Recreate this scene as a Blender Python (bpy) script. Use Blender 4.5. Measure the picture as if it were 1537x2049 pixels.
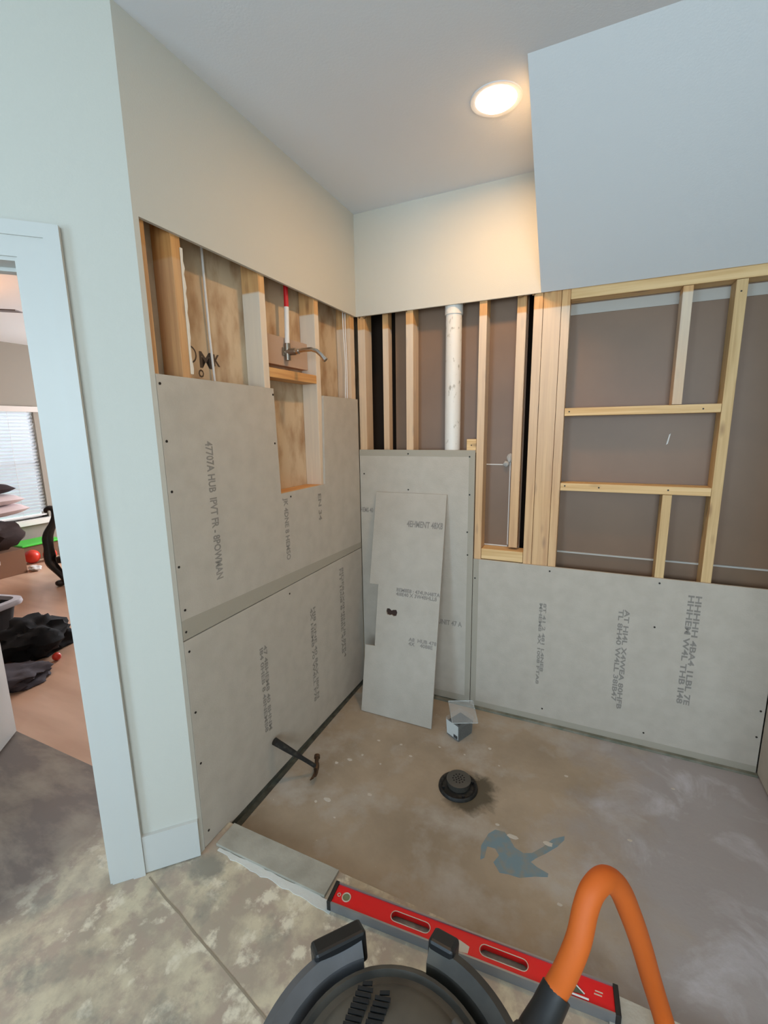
import bpy, bmesh, math, random
from mathutils import Vector, Matrix
random.seed(7)
for o in list(bpy.data.objects): bpy.data.objects.remove(o)
S = bpy.context.scene
COL = S.collection

# ---------------------------------------------------------------- camera
cam = bpy.data.cameras.new('camera'); camo = bpy.data.objects.new('camera', cam); COL.objects.link(camo)
R_ = (0.91038221, 0.41349345, -0.01508004); U_ = (-0.06239276, 0.17321558, 0.98290564); F_ = (-0.40903714, 0.89387892, -0.18349138)
camo.matrix_world = Matrix(((R_[0], U_[0], -F_[0], 1.25287), (R_[1], U_[1], -F_[1], -2.39388), (R_[2], U_[2], -F_[2], 1.63459), (0, 0, 0, 1)))
cam.sensor_fit = 'HORIZONTAL'; cam.sensor_width = 36.0
cam.lens = 892.19 * 36.0 / 1537.0
cam.clip_start = 0.02
S.camera = camo
# ---------------------------------------------------------------- world, daylight and added fill
w = bpy.data.worlds.new('sky'); S.world = w; w.use_nodes = True
bg = w.node_tree.nodes['Background']; bg.inputs[1].default_value = 1.25
_tc = w.node_tree.nodes.new('ShaderNodeTexCoord'); _sp = w.node_tree.nodes.new('ShaderNodeSeparateXYZ'); _cr = w.node_tree.nodes.new('ShaderNodeValToRGB')
w.node_tree.links.new(_tc.outputs['Generated'], _sp.inputs[0]); w.node_tree.links.new(_sp.outputs['Z'], _cr.inputs[0]); w.node_tree.links.new(_cr.outputs[0], bg.inputs[0])
_cr.color_ramp.elements[0].position = 0.0; _cr.color_ramp.elements[0].color = (0.50, 0.62, 0.62, 1)
_cr.color_ramp.elements[1].position = 0.12; _cr.color_ramp.elements[1].color = (0.78, 0.90, 1.0, 1)
S.view_settings.view_transform = 'Standard'; S.view_settings.look = 'None'
S.view_settings.exposure = 0.0; S.view_settings.gamma = 1.0; S.view_settings.use_curve_mapping = False

def area(name, loc, target, sx, sy, power, col, spread=180):
    l = bpy.data.lights.new(name, 'AREA'); l.shape = 'RECTANGLE'; l.size = sx; l.size_y = sy; l.energy = power; l.color = col
    l.spread = math.radians(spread)
    o = bpy.data.objects.new(name, l); COL.objects.link(o); o.location = loc
    o.rotation_euler = (Vector(target) - Vector(loc)).to_track_quat('-Z', 'Y').to_euler()
    return o
area('bathroom_window_daylight', (1.95, -4.72, 1.75), (1.95, -3.0, 1.70), 1.5, 1.5, 82, (0.72, 0.88, 1.0))
area('bathroom_side_fill', (-0.45, -4.72, 1.55), (0.4, -3.0, 1.5), 0.9, 1.5, 44, (0.52, 0.77, 1.0))  # cool fill lamp, added to tint the right side of the shower blue
area('bedroom_window_daylight', (-6.25, 0.45, 2.75), (-4.4, 0.45, 0.4), 1.7, 1.2, 260, (0.90, 0.95, 1.0))
area('bedroom_far_fill', (-3.4, 3.55, 1.6), (-3.2, 0.0, 0.9), 1.7, 1.4, 190, (0.92, 0.95, 1.0))  # fill lamp added out of view to brighten the bedroom

# ---------------------------------------------------------------- helpers
def lin(c):
    return tuple(((v/255)/12.92 if v/255 <= 0.04045 else ((v/255+0.055)/1.055)**2.4) for v in c) + (1,)

def mat(name, rgb, rough=0.6, metal=0.0, noise=None, bump=0.0, bscale=60, spec=0.5, trans=0, alpha=1.0, emit=None, es=0):
    """noise = (scale(tuple), rgb2, lo, hi, detail)"""
    m = bpy.data.materials.new(name); m.use_nodes = True; nt = m.node_tree; N = nt.nodes; L = nt.links
    b = N['Principled BSDF']
    b.inputs['Base Color'].default_value = lin(rgb); b.inputs['Roughness'].default_value = rough; b.inputs['Metallic'].default_value = metal
    b.inputs['Specular IOR Level'].default_value = spec
    b.inputs['Transmission Weight'].default_value = trans; b.inputs['Alpha'].default_value = alpha
    if emit: b.inputs['Emission Color'].default_value = lin(emit); b.inputs['Emission Strength'].default_value = es
    tc = N.new('ShaderNodeTexCoord')
    if noise:
        sc, c2, lo, hi, det = noise
        mp = N.new('ShaderNodeMapping'); mp.inputs['Scale'].default_value = sc; L.new(tc.outputs['Object'], mp.inputs[0])
        nz = N.new('ShaderNodeTexNoise'); nz.inputs['Scale'].default_value = 1; nz.inputs['Detail'].default_value = det; L.new(mp.outputs[0], nz.inputs['Vector'])
        r = N.new('ShaderNodeMapRange'); r.inputs[1].default_value = lo; r.inputs[2].default_value = hi; L.new(nz.outputs[0], r.inputs[0])
        mx = N.new('ShaderNodeMix'); mx.data_type = 'RGBA'; mx.inputs['A'].default_value = lin(rgb); mx.inputs['B'].default_value = lin(c2)
        L.new(r.outputs[0], mx.inputs['Factor']); L.new(mx.outputs['Result'], b.inputs['Base Color'])
    if bump:
        nb = N.new('ShaderNodeTexNoise'); nb.inputs['Scale'].default_value = bscale; nb.inputs['Detail'].default_value = 5; L.new(tc.outputs['Object'], nb.inputs['Vector'])
        bp = N.new('ShaderNodeBump'); bp.inputs['Strength'].default_value = bump; bp.inputs['Distance'].default_value = 0.004
        L.new(nb.outputs[0], bp.inputs['Height']); L.new(bp.outputs[0], b.inputs['Normal'])
    return m

def wood(name, axis, c1, c2, whiten=True, knots=True, dmin=0.12, dmax=0.62):
    """framing lumber: grain stretched along axis, knots, and a paler tone below a set height, fading downwards"""
    m = bpy.data.materials.new(name); m.use_nodes = True; nt = m.node_tree; N = nt.nodes; L = nt.links; b = N['Principled BSDF']
    b.inputs['Roughness'].default_value = 0.65
    tc = N.new('ShaderNodeTexCoord'); oi = N.new('ShaderNodeObjectInfo')
    add = N.new('ShaderNodeVectorMath'); add.operation = 'ADD'
    mul = N.new('ShaderNodeVectorMath'); mul.operation = 'SCALE'; mul.inputs[0].default_value = (7, 13, 5); L.new(oi.outputs['Random'], mul.inputs['Scale'])
    L.new(tc.outputs['Object'], add.inputs[0]); L.new(mul.outputs[0], add.inputs[1])
    mp = N.new('ShaderNodeMapping'); s = [60, 60, 60]; s[axis] = 2.5; mp.inputs['Scale'].default_value = s; L.new(add.outputs[0], mp.inputs[0])
    nz = N.new('ShaderNodeTexNoise'); nz.inputs['Scale'].default_value = 1; nz.inputs['Detail'].default_value = 6; nz.inputs['Distortion'].default_value = 0.6; L.new(mp.outputs[0], nz.inputs['Vector'])
    r = N.new('ShaderNodeMapRange'); r.inputs[1].default_value = 0.35; r.inputs[2].default_value = 0.7; L.new(nz.outputs[0], r.inputs[0])
    mx = N.new('ShaderNodeMix'); mx.data_type = 'RGBA'; mx.inputs['A'].default_value = lin(c1); mx.inputs['B'].default_value = lin(c2)
    L.new(r.outputs[0], mx.inputs['Factor']); out = mx.outputs['Result']
    # broad tone change + knots
    mp2 = N.new('ShaderNodeMapping'); s2 = [16, 16, 16]; s2[axis] = 5; mp2.inputs['Scale'].default_value = s2; L.new(add.outputs[0], mp2.inputs[0])
    vo = N.new('ShaderNodeTexVoronoi'); vo.inputs['Scale'].default_value = 1; L.new(mp2.outputs[0], vo.inputs['Vector'])
    kr = N.new('ShaderNodeMapRange'); kr.inputs[1].default_value = 0.07; kr.inputs[2].default_value = 0.22; kr.inputs[3].default_value = 0.55 if knots else 0; kr.inputs[4].default_value = 0; L.new(vo.outputs['Distance'], kr.inputs[0])
    mk = N.new('ShaderNodeMix'); mk.data_type = 'RGBA'; mk.inputs['B'].default_value = lin((120, 78, 48)); L.new(out, mk.inputs['A']); L.new(kr.outputs[0], mk.inputs['Factor']); out = mk.outputs['Result']
    if whiten:  # paler mix below a set height, weaker further down
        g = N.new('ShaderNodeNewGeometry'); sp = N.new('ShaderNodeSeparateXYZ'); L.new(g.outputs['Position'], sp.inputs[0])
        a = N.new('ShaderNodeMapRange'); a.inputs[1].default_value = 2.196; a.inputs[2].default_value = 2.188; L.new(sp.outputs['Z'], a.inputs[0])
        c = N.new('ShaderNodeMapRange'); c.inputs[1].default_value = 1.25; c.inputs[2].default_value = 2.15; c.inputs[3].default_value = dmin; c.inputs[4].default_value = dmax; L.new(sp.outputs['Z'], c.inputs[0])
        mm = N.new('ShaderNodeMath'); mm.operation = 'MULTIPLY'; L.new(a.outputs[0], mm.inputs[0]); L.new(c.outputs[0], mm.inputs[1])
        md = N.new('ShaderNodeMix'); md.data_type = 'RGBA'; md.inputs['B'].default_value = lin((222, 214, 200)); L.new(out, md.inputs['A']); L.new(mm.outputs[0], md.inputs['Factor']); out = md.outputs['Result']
    L.new(out, b.inputs['Base Color'])
    bp = N.new('ShaderNodeBump'); bp.inputs['Strength'].default_value = 0.15; bp.inputs['Distance'].default_value = 0.002; L.new(nz.outputs[0], bp.inputs['Height']); L.new(bp.outputs[0], b.inputs['Normal'])
    return m

class MB:
    def __init__(s): s.bm = bmesh.new()
    def poly(s, vs, faces):
        v = [s.bm.verts.new(p) for p in vs]
        for f in faces: s.bm.faces.new([v[i] for i in f])
        return s
    def box(s, x0, x1, y0, y1, z0, z1):
        return s.poly([(x, y, z) for x in (x0, x1) for y in (y0, y1) for z in (z0, z1)],
                      [(0, 1, 3, 2), (4, 6, 7, 5), (0, 4, 5, 1), (2, 3, 7, 6), (0, 2, 6, 4), (1, 5, 7, 3)])
    def prism(s, outline, ex):
        """outline: list of 3D points (planar), ex: extrusion vector"""
        n = len(outline); ex = Vector(ex)
        vs = [Vector(p) for p in outline] + [Vector(p) + ex for p in outline]
        s.poly(vs, [tuple(range(n))[::-1], tuple(range(n, 2*n))] + [(i, (i+1) % n, (i+1) % n + n, i+n) for i in range(n)])
        return s
    def obox(s, c, ax, ay, az):
        """oriented box: centre c, half vectors"""
        c, ax, ay, az = Vector(c), Vector(ax), Vector(ay), Vector(az)
        return s.poly([c + i*ax + j*ay + k*az for i in (-1, 1) for j in (-1, 1) for k in (-1, 1)],
                      [(0, 1, 3, 2), (4, 6, 7, 5), (0, 4, 5, 1), (2, 3, 7, 6), (0, 2, 6, 4), (1, 5, 7, 3)])
    def tube(s, pts, rad, seg=16, caps=True, squash=None):
        pts = [Vector(p) for p in pts]; n = len(pts)
        rad = rad if isinstance(rad, (list, tuple)) else [rad]*n
        rings = []; prev = None
        for i, p in enumerate(pts):
            t = (pts[min(i+1, n-1)] - pts[max(i-1, 0)]).normalized()
            if prev is None:
                a = Vector((0, 0, 1)) if abs(t.z) < 0.9 else Vector((1, 0, 0)); u = t.cross(a).normalized()
            else: u = (prev - t*prev.dot(t)).normalized()
            prev = u; v = t.cross(u)
            rings.append([s.bm.verts.new(p + rad[i]*(math.cos(2*math.pi*k/seg)*u + math.sin(2*math.pi*k/seg)*v)) for k in range(seg)])
        for a, b in zip(rings, rings[1:]):
            for k in range(seg): s.bm.faces.new((a[k], a[(k+1) % seg], b[(k+1) % seg], b[k]))
        if caps: s.bm.faces.new(rings[0][::-1]); s.bm.faces.new(rings[-1])
        return s
    def lathe(s, prof, c=(0, 0, 0), seg=48, a0=0, a1=2*math.pi):
        c = Vector(c); full = abs(a1 - a0 - 2*math.pi) < 1e-6; m = seg if full else seg + 1
        rings = []
        for (r, z) in prof:
            if r < 1e-6 and full: rings.append([s.bm.verts.new(c + Vector((0, 0, z)))]*m)
            else: rings.append([s.bm.verts.new(c + Vector((r*math.cos(a0+(a1-a0)*k/seg), r*math.sin(a0+(a1-a0)*k/seg), z))) for k in range(m)])
        for a, b in zip(rings, rings[1:]):
            for k in range(seg):
                q = [a[k], a[(k+1) % m], b[(k+1) % m], b[k]]; u = []
                for x in q:
                    if x not in u: u.append(x)
                if len(u) > 2: s.bm.faces.new(u)
        if not full:
            for k in (0, m-1):
                try: s.bm.faces.new([r[k] for r in rings])
                except Exception: pass
        return s
    def blob(s, c, r, scale=(1, 1, 1), amp=0.1, sub=3, seed=0, flat=None, freq=1.0):
        from mathutils import noise as mn
        b2 = bmesh.new(); bmesh.ops.create_icosphere(b2, subdivisions=sub, radius=1)
        base = {}
        for v in b2.verts:
            d = v.co.normalized(); k = 1 + amp*mn.noise(d*1.7*freq + Vector((seed, seed*2.3, 0))) + amp*0.5*mn.noise(d*4.1*freq + Vector((seed, 0, seed)))
            p = Vector((d.x*scale[0], d.y*scale[1], d.z*scale[2]))*r*k + Vector(c)
            if flat is not None and p.z < flat: p.z = flat
            base[v.index] = s.bm.verts.new(p)
        for f in b2.faces: s.bm.faces.new([base[v.index] for v in f.verts])
        b2.free(); return s
    def build(s, name, m, parent=None, smooth=False, bevel=0, local=False, solid=0):
        bmesh.ops.remove_doubles(s.bm, verts=s.bm.verts, dist=1e-6)
        bmesh.ops.recalc_face_normals(s.bm, faces=s.bm.faces)
        me = bpy.data.meshes.new(name)
        if parent is None and not local:       # origin at the base of the thing
            xs = [v.co.x for v in s.bm.verts]; ys = [v.co.y for v in s.bm.verts]; zs = [v.co.z for v in s.bm.verts]
            o0 = Vector(((min(xs)+max(xs))/2, (min(ys)+max(ys))/2, min(zs)))
        elif parent is not None: o0 = WL(parent)
        else: o0 = Vector((0, 0, 0))
        for v in s.bm.verts: v.co -= o0
        s.bm.to_mesh(me); s.bm.free()
        if smooth:
            for p in me.polygons: p.use_smooth = True
        o = bpy.data.objects.new(name, me); COL.objects.link(o); me.materials.append(m)
        if parent is None: o.location = o0
        else: o.parent = parent
        if bevel:
            b = o.modifiers.new('bevel', 'BEVEL'); b.width = bevel; b.segments = 2; b.limit_method = 'ANGLE'
        if smooth and not bevel:
            e = o.modifiers.new('edges', 'EDGE_SPLIT'); e.split_angle = math.radians(40)
        return o
def WL(o):
    v = Vector(o.location)
    while o.parent: o = o.parent; v += Vector(o.location)
    return v
def empty(name, loc):
    o = bpy.data.objects.new(name, None); COL.objects.link(o); o.location = loc; o.empty_display_size = 0.05; return o
def tag(o, label, cat, group=None):
    o['label'] = label; o['category'] = cat
    if group: o['group'] = group
    return o
def struct(o): o['kind'] = 'structure'; return o

def lettering(name, body, p0, right, up, length, height, m, parent, lift=0.0006):
    """printed characters lying on a surface: baseline start p0, reading direction right, letter tops towards up"""
    right, up = Vector(right).normalized(), Vector(up).normalized(); nrm = right.cross(up)
    c = bpy.data.curves.new(name, 'FONT'); c.body = body; c.size = 1; c.resolution_u = 2; c.space_line = 0.85; c.offset = 0.03
    t = bpy.data.objects.new(name, c); COL.objects.link(t)
    dg = bpy.context.evaluated_depsgraph_get(); me = bpy.data.meshes.new_from_object(t.evaluated_get(dg))
    bpy.data.objects.remove(t)
    xs = [v.co.x for v in me.vertices]; ys = [v.co.y for v in me.vertices]
    sx = length/(max(xs)-min(xs)); sy = height/(max(ys)-min(ys)); x0, y0 = min(xs), min(ys)
    base = WL(parent)
    for v in me.vertices:
        v.co = Vector(p0) + right*(v.co.x-x0)*sx + up*(v.co.y-y0)*sy + nrm*lift - base
    me.materials.clear(); me.materials.append(m)
    o = bpy.data.objects.new(name, me); COL.objects.link(o); o.parent = parent
    return o

# ---------------------------------------------------------------- materials
M = {}
M['wall'] = mat('painted_drywall', (196, 194, 184), 0.75, bump=0.12, bscale=180)
M['slope'] = mat('painted_drywall_pale', (212, 215, 217), 0.75, bump=0.10, bscale=180)
M['ceil'] = mat('ceiling_paint', (222, 224, 228), 0.85, bump=0.1, bscale=150)
M['trim'] = mat('white_gloss_trim', (196, 196, 191), 0.4)
M['board'] = mat('cement_board', (186, 177, 164), 0.9, noise=((14, 14, 14), (178, 169, 156), 0.35, 0.7, 8), bump=0.25, bscale=140)
M['boardedge'] = mat('cement_board_taped_edge', (164, 156, 141), 0.9, bump=0.2, bscale=140)
M['print'] = mat('faded_grey_print', (104, 106, 108), 0.9, alpha=0.37)
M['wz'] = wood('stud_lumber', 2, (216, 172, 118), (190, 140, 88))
M['wd'] = wood('whitened_stud_lumber', 2, (216, 172, 118), (190, 140, 88), dmin=.5, dmax=.8)
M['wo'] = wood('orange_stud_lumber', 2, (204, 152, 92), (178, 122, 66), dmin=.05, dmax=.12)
M['wx'] = wood('block_lumber', 0, (228, 194, 142), (206, 164, 108), whiten=False)
M['wy'] = wood('cross_block_lumber', 1, (214, 164, 104), (180, 124, 72), whiten=False)
M['wplain'] = wood('pale_stud_lumber', 2, (214, 182, 132), (190, 154, 104), whiten=False)
M['ply'] = mat('plywood_sheathing', (200, 178, 148), 0.8, noise=((10, 13, 6), (156, 122, 88), 0.44, 0.74, 12), bump=0.1)
M['backing'] = mat('grey_drywall_back', (124, 97, 74), 0.45, noise=((3, 3, 3), (114, 89, 68), 0.3, 0.7, 5), spec=0.5)
M['void'] = mat('dark_cavity', (48, 34, 24), 0.95)  # shade of the unlit cavity put into the colour
M['tape'] = mat('joint_tape_strip', (176, 172, 165), 0.6)
M['screw'] = mat('screw_head', (52, 48, 44), 0.5, metal=0.6)
M['pvc'] = mat('white_plastic_pipe', (226, 222, 214), 0.45, noise=((60, 60, 25), (178, 172, 160), 0.62, 0.7, 4))
M['red'] = mat('red_plastic_pipe', (196, 20, 30), 0.4)
M['white'] = mat('white_plastic', (225, 222, 218), 0.45)
M['chrome'] = mat('brushed_metal', (200, 198, 194), 0.22, metal=1.0)
M['ink'] = mat('black_stamp_ink', (64, 52, 48), 0.8, alpha=0.75)
M['black'] = mat('black_plastic', (26, 26, 27), 0.45)
M['blackrub'] = mat('black_rubber', (24, 23, 22), 0.6, noise=((50, 50, 50), (60, 57, 50), 0.5, 0.75, 5))

def floor_mats():
    # outer stained slab
    m = bpy.data.materials.new('stained_concrete'); m.use_nodes = True; nt = m.node_tree; N = nt.nodes; L = nt.links; b = N['Principled BSDF']
    tc = N.new('ShaderNodeTexCoord')
    def nz(scale, det, dist, seed, lo, hi, mscale=(1, 1, 1)):
        mp = N.new('ShaderNodeMapping'); mp.inputs['Location'].default_value = (seed, seed*1.7, 0); mp.inputs['Scale'].default_value = mscale; L.new(tc.outputs['Object'], mp.inputs[0])
        t = N.new('ShaderNodeTexNoise'); t.inputs['Scale'].default_value = scale; t.inputs['Detail'].default_value = det; t.inputs['Roughness'].default_value = .62; t.inputs['Distortion'].default_value = dist; L.new(mp.outputs[0], t.inputs['Vector'])
        r = N.new('ShaderNodeMapRange'); r.inputs[1].default_value = lo; r.inputs[2].default_value = hi; L.new(t.outputs[0], r.inputs[0]); return r.outputs[0], t.outputs[0]
    def mixc(a, c, f):
        x = N.new('ShaderNodeMix'); x.data_type = 'RGBA'
        if isinstance(a, tuple): x.inputs['A'].default_value = lin(a)
        else: L.new(a, x.inputs['A'])
        x.inputs['B'].default_value = lin(c); L.new(f, x.inputs['Factor']); return x.outputs['Result']
    f1, _ = nz(6.5, 12, 0.05, 3, 0.40, 0.58); f2, _ = nz(13, 12, 0.1, 9, 0.47, 0.60); f3, n3 = nz(11, 14, 0.1, 21, 0.55, 0.63); f4, _ = nz(4.5, 12, 0.1, 40, 0.52, 0.64)
    c = mixc((204, 190, 162), (170, 155, 136), f1); c = mixc(c, (172, 154, 136), f2); c = mixc(c, (220, 208, 184), f3); c = mixc(c, (144, 138, 124), f4)
    # darker, smoother grey patch towards the doorway
    sp = N.new('ShaderNodeSeparateXYZ'); L.new(tc.outputs['Object'], sp.inputs[0])
    fx, nn = nz(2.4, 7, 0.2, 5, 0.46, 0.66, (1, 2.4, 1))
    ad = N.new('ShaderNodeMath'); ad.operation = 'MULTIPLY_ADD'; L.new(nn, ad.inputs[0]); ad.inputs[1].default_value = 0.25; L.new(sp.outputs['X'], ad.inputs[2])
    rg = N.new('ShaderNodeMapRange'); rg.inputs[1].default_value = -0.22; rg.inputs[2].default_value = -0.40; L.new(ad.outputs[0], rg.inputs[0])
    c = mixc(c, (114, 102, 94), rg.outputs[0])
    rg2 = N.new('ShaderNodeMath'); rg2.operation = 'MULTIPLY'; L.new(rg.outputs[0], rg2.inputs[0]); L.new(fx, rg2.inputs[1])
    c = mixc(c, (150, 137, 122), rg2.outputs[0])
    L.new(c, b.inputs['Base Color']); b.inputs['Roughness'].default_value = 0.5
    bp = N.new('ShaderNodeBump'); bp.inputs['Strength'].default_value = 0.35; bp.inputs['Distance'].default_value = 0.004; L.new(n3, bp.inputs['Height']); L.new(bp.outputs[0], b.inputs['Normal'])
    M['slab'] = m
    # shower recess slab
    m = bpy.data.materials.new('dusty_shower_slab'); m.use_nodes = True; nt = m.node_tree; N = nt.nodes; L = nt.links; b = N['Principled BSDF']
    tc = N.new('ShaderNodeTexCoord')
    f1, _ = nz(2.6, 9, 0.1, 2, 0.40, 0.62); f2, _ = nz(3.6, 9, 0.1, 14, 0.50, 0.68); f3, n3 = nz(30, 6, 0.2, 4, 0.70, 0.74); f5, _ = nz(1.6, 6, 0.5, 31, 0.45, 0.65)
    c = mixc((168, 150, 128), (150, 134, 114), f1); c = mixc(c, (176, 166, 154), f2); c = mixc(c, (206, 190, 172), f3)
    # bluish daylight sheen towards the right wall, mixed into the slab colour
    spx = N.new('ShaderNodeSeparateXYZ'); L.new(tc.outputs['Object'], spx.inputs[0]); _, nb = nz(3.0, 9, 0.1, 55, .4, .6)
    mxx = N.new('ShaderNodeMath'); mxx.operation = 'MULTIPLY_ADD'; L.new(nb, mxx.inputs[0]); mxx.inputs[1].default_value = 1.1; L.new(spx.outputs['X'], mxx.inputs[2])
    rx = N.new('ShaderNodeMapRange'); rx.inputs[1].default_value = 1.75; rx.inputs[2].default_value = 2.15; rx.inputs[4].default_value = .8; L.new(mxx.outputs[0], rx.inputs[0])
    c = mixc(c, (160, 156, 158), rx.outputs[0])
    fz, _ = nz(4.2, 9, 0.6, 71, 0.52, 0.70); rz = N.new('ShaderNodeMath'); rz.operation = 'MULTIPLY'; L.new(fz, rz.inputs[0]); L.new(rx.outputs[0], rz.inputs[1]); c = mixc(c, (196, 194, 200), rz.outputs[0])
    # dark damp hole around the drain
    sb = N.new('ShaderNodeVectorMath'); sb.operation = 'DISTANCE'; L.new(tc.outputs['Object'], sb.inputs[0]); sb.inputs[1].default_value = (0.855, -0.635, 0)
    nd, nraw = nz(14, 5, 0.5, 8, 0.3, 0.7)
    a2 = N.new('ShaderNodeMath'); a2.operation = 'MULTIPLY_ADD'; L.new(nraw, a2.inputs[0]); a2.inputs[1].default_value = 0.16; L.new(sb.outputs['Value'], a2.inputs[2])
    r2 = N.new('ShaderNodeMapRange'); r2.inputs[1].default_value = 0.215; r2.inputs[2].default_value = 0.165; L.new(a2.outputs[0], r2.inputs[0])
    c = mixc(c, (86, 76, 60), r2.outputs[0])
    L.new(c, b.inputs['Base Color']); 
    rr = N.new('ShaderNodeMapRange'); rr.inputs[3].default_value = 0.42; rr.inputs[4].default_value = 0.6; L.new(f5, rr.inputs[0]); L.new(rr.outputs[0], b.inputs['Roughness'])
    bp = N.new('ShaderNodeBump'); bp.inputs['Strength'].default_value = 0.25; bp.inputs['Distance'].default_value = 0.004; L.new(n3, bp.inputs['Height']); L.new(bp.outputs[0], b.inputs['Normal'])
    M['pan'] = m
floor_mats()
M['tan'] = mat('tan_vinyl_floor', (210, 172, 146), 0.32, noise=((1.2, 7, 1), (192, 152, 126), 0.35, 0.65, 6))

# ---------------------------------------------------------------- ROOM SHELL
H = 2.79; T = 2.262; FZ = 0.05; G = 0.013
E2 = Vector((-1, -1, 0)).normalized(); NN = Vector((1, -1, 0)).normalized(); P0 = Vector((0, -1.385, 0))
def dg_(s, off, z): return P0 + E2*s + NN*off + Vector((0, 0, z))
def dbox(mb, s0, s1, o0, o1, z0, z1):
    mb.prism([dg_(s0, o0, z0), dg_(s1, o0, z0), dg_(s1, o1, z0), dg_(s0, o1, z0)], (0, 0, z1-z0)); return mb

# floors (origin kept at the world corner so the stains sit where they are)
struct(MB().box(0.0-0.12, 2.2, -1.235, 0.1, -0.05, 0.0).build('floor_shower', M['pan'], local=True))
m_ = MB()
m_.prism([(-0.115, -1.235, -0.05), (2.2, -1.235, -0.05), (2.2, 0.1, -0.05), (3.4, 0.1, -0.05), (3.4, -4.7, -0.05), (-1.2, -4.7, -0.05), (-6.0, -4.7, -0.05), (-6.0, -1.26, -0.05), (-0.115, -1.26, -0.05)], (0, 0, 0.05+FZ))
flo = struct(m_.build('floor', M['slab'], local=True))
struct(MB().box(-5.8, -0.11, -1.26, 3.4, -0.05, FZ).build('floor_bedroom', M['tan'], local=True))
# hairline saw cut across the slab
m_ = MB(); pts = [(-0.10, -1.53), (0.02, -1.56), (0.10, -1.575), (0.20, -1.60), (0.32, -1.625), (0.43, -1.65), (0.56, -1.68)]
for (a, b) in zip(pts, pts[1:]): m_.prism([(a[0], a[1]-.003, FZ-.0001), (b[0], b[1]-.0035, FZ-.0001), (b[0], b[1]+.0035, FZ-.0001), (a[0], a[1]+.003, FZ-.0001)], (0, 0, .0009))
m_.build('slab_crack', mat('crack_dark', (146, 132, 112), 0.95), flo)
# ragged white thinset ridge where the tile edge was
m_ = MB(); rnd = random.Random(4)
top = [(0.05+i*0.0245, -1.338-0.002*i*0.0+rnd.uniform(-.004, .004)) for i in range(22)]
bot = [(0.05+i*0.0245, -1.354-0.0010*i+rnd.uniform(-.006, .005)) for i in range(22)]
m_.prism([(x, y, FZ-.0001) for x, y in top] + [(x, y, FZ-.0001) for x, y in bot[::-1]], (0, 0, .003))
m_.build('thinset_ridge', mat('thinset', (206, 204, 196), 0.9, bump=0.4), flo)
m_ = MB(); top = [(1.40+i*0.04, -1.235) for i in range(6)]; bot = [(1.40+i*0.04, -1.33+rnd.uniform(-.015, .015)) for i in range(6)]
m_.prism([(x, y, FZ-.0001) for x, y in top] + [(x, y, FZ-.0001) for x, y in bot[::-1]], (0, 0, .006))
m_.build('rubble_edge', mat('thinset_rubble', (186, 180, 166), 0.95, bump=0.6), flo)

# ceilings
struct(MB().prism([(-0.0, -1.385, H), (-0.0, 0.3, H), (3.4, 0.3, H), (3.4, -4.7, H), (-1.5, -4.7, H), (-1.5, -2.885, H)], (0, 0, 0.06)).build('ceiling', M['ceil'], local=True))
struct(MB().prism([(-5.7, -4.7, H), (-1.5, -4.7, H), (-1.5, -2.885, H), (-0.0, -1.385, H), (-0.0, 3.4, H), (-5.7, 3.4, H)], (0, 0, 0.06)).build('ceiling_bedroom', mat('ceiling_white', (232, 232, 232), 0.8), local=True))
# left wall drywall, with its thin return strip at the corner
m_ = MB(); m_.box(-G, 0, -1.385, 0, T, H); m_.box(-G, 0, -1.385, -1.366, 0, T); wl = struct(m_.build('wall_left', M['wall'], local=True))
struct(MB().box(-0.115, -0.102, -1.37, 0.3, 0, H).build('wall_left_sheathing', M['ply'], local=True))
# back wall drywall above the opening
wbk = struct(MB().box(0, 1.0, 0, G, T, H).build('wall_back', M['wall'], local=True))
# ragged lower edge remnants of the torn drywall
m_ = MB()
for (x, ww, h) in ((0.035, .03, .012), (0.012, .012, .008), (.30, .01, .006), (.88, .05, .006), (.62, .012, .004), (.955, .02, .007)):
    m_.prism([(x, .002, T+.002), (x+ww, .002, T+.002), (x+ww*.7, .003, T-h*.6), (x+ww*.35, .003, T-h)], (0, .010, 0))
m_.build('torn_paper', mat('torn_gypsum', (120, 98, 70), 0.95), wbk)
# drywall back of the next room seen through the studs
m_ = MB(); m_.box(0.20, 0.935, 0.102, 0.115, 0.0, H); m_.box(1.13, 2.2, 0.102, 0.115, 0, H)
wb2 = struct(m_.build('wall_back_backing', M['backing'], local=True))
MB().box(1.13, 2.07, 0.098, 0.102, 2.165, 2.213).build('joint_tape', M['tape'], wb2)
MB().box(1.13, 2.07, 0.094, 0.102, 0.971, 0.979).build('ledge_strip', M['tape'], wb2)
m_ = MB(); m_.box(0.74, 0.866, 0.099, 0.102, 1.430, 1.435); m_.box(0.868, 0.873, 0.0985, 0.102, 0.985, 1.46); m_.box(0.74, 0.87, 0.099, 0.102, 0.974, 0.979)
m_.prism([(1.585, .099, 1.54), (1.592, .099, 1.545), (1.60, .099, 1.592), (1.594, .099, 1.588)], (0, .003, 0))
m_.build('caulk_lines', mat('white_caulk', (214, 210, 204), 0.7), wb2)
MB().blob((0.850, 0.095, 1.437), 0.016, amp=.3, seed=2).blob((0.868, 0.095, 1.468), 0.015, (1, .6, 1.6), amp=.3, seed=5).build('caulk_blob', M['tape'], wb2, smooth=True)
struct(MB().box(-0.2, 2.3, 0.30, 0.32, 0, H).build('wall_cavity_rear', M['void'], local=True))
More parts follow.
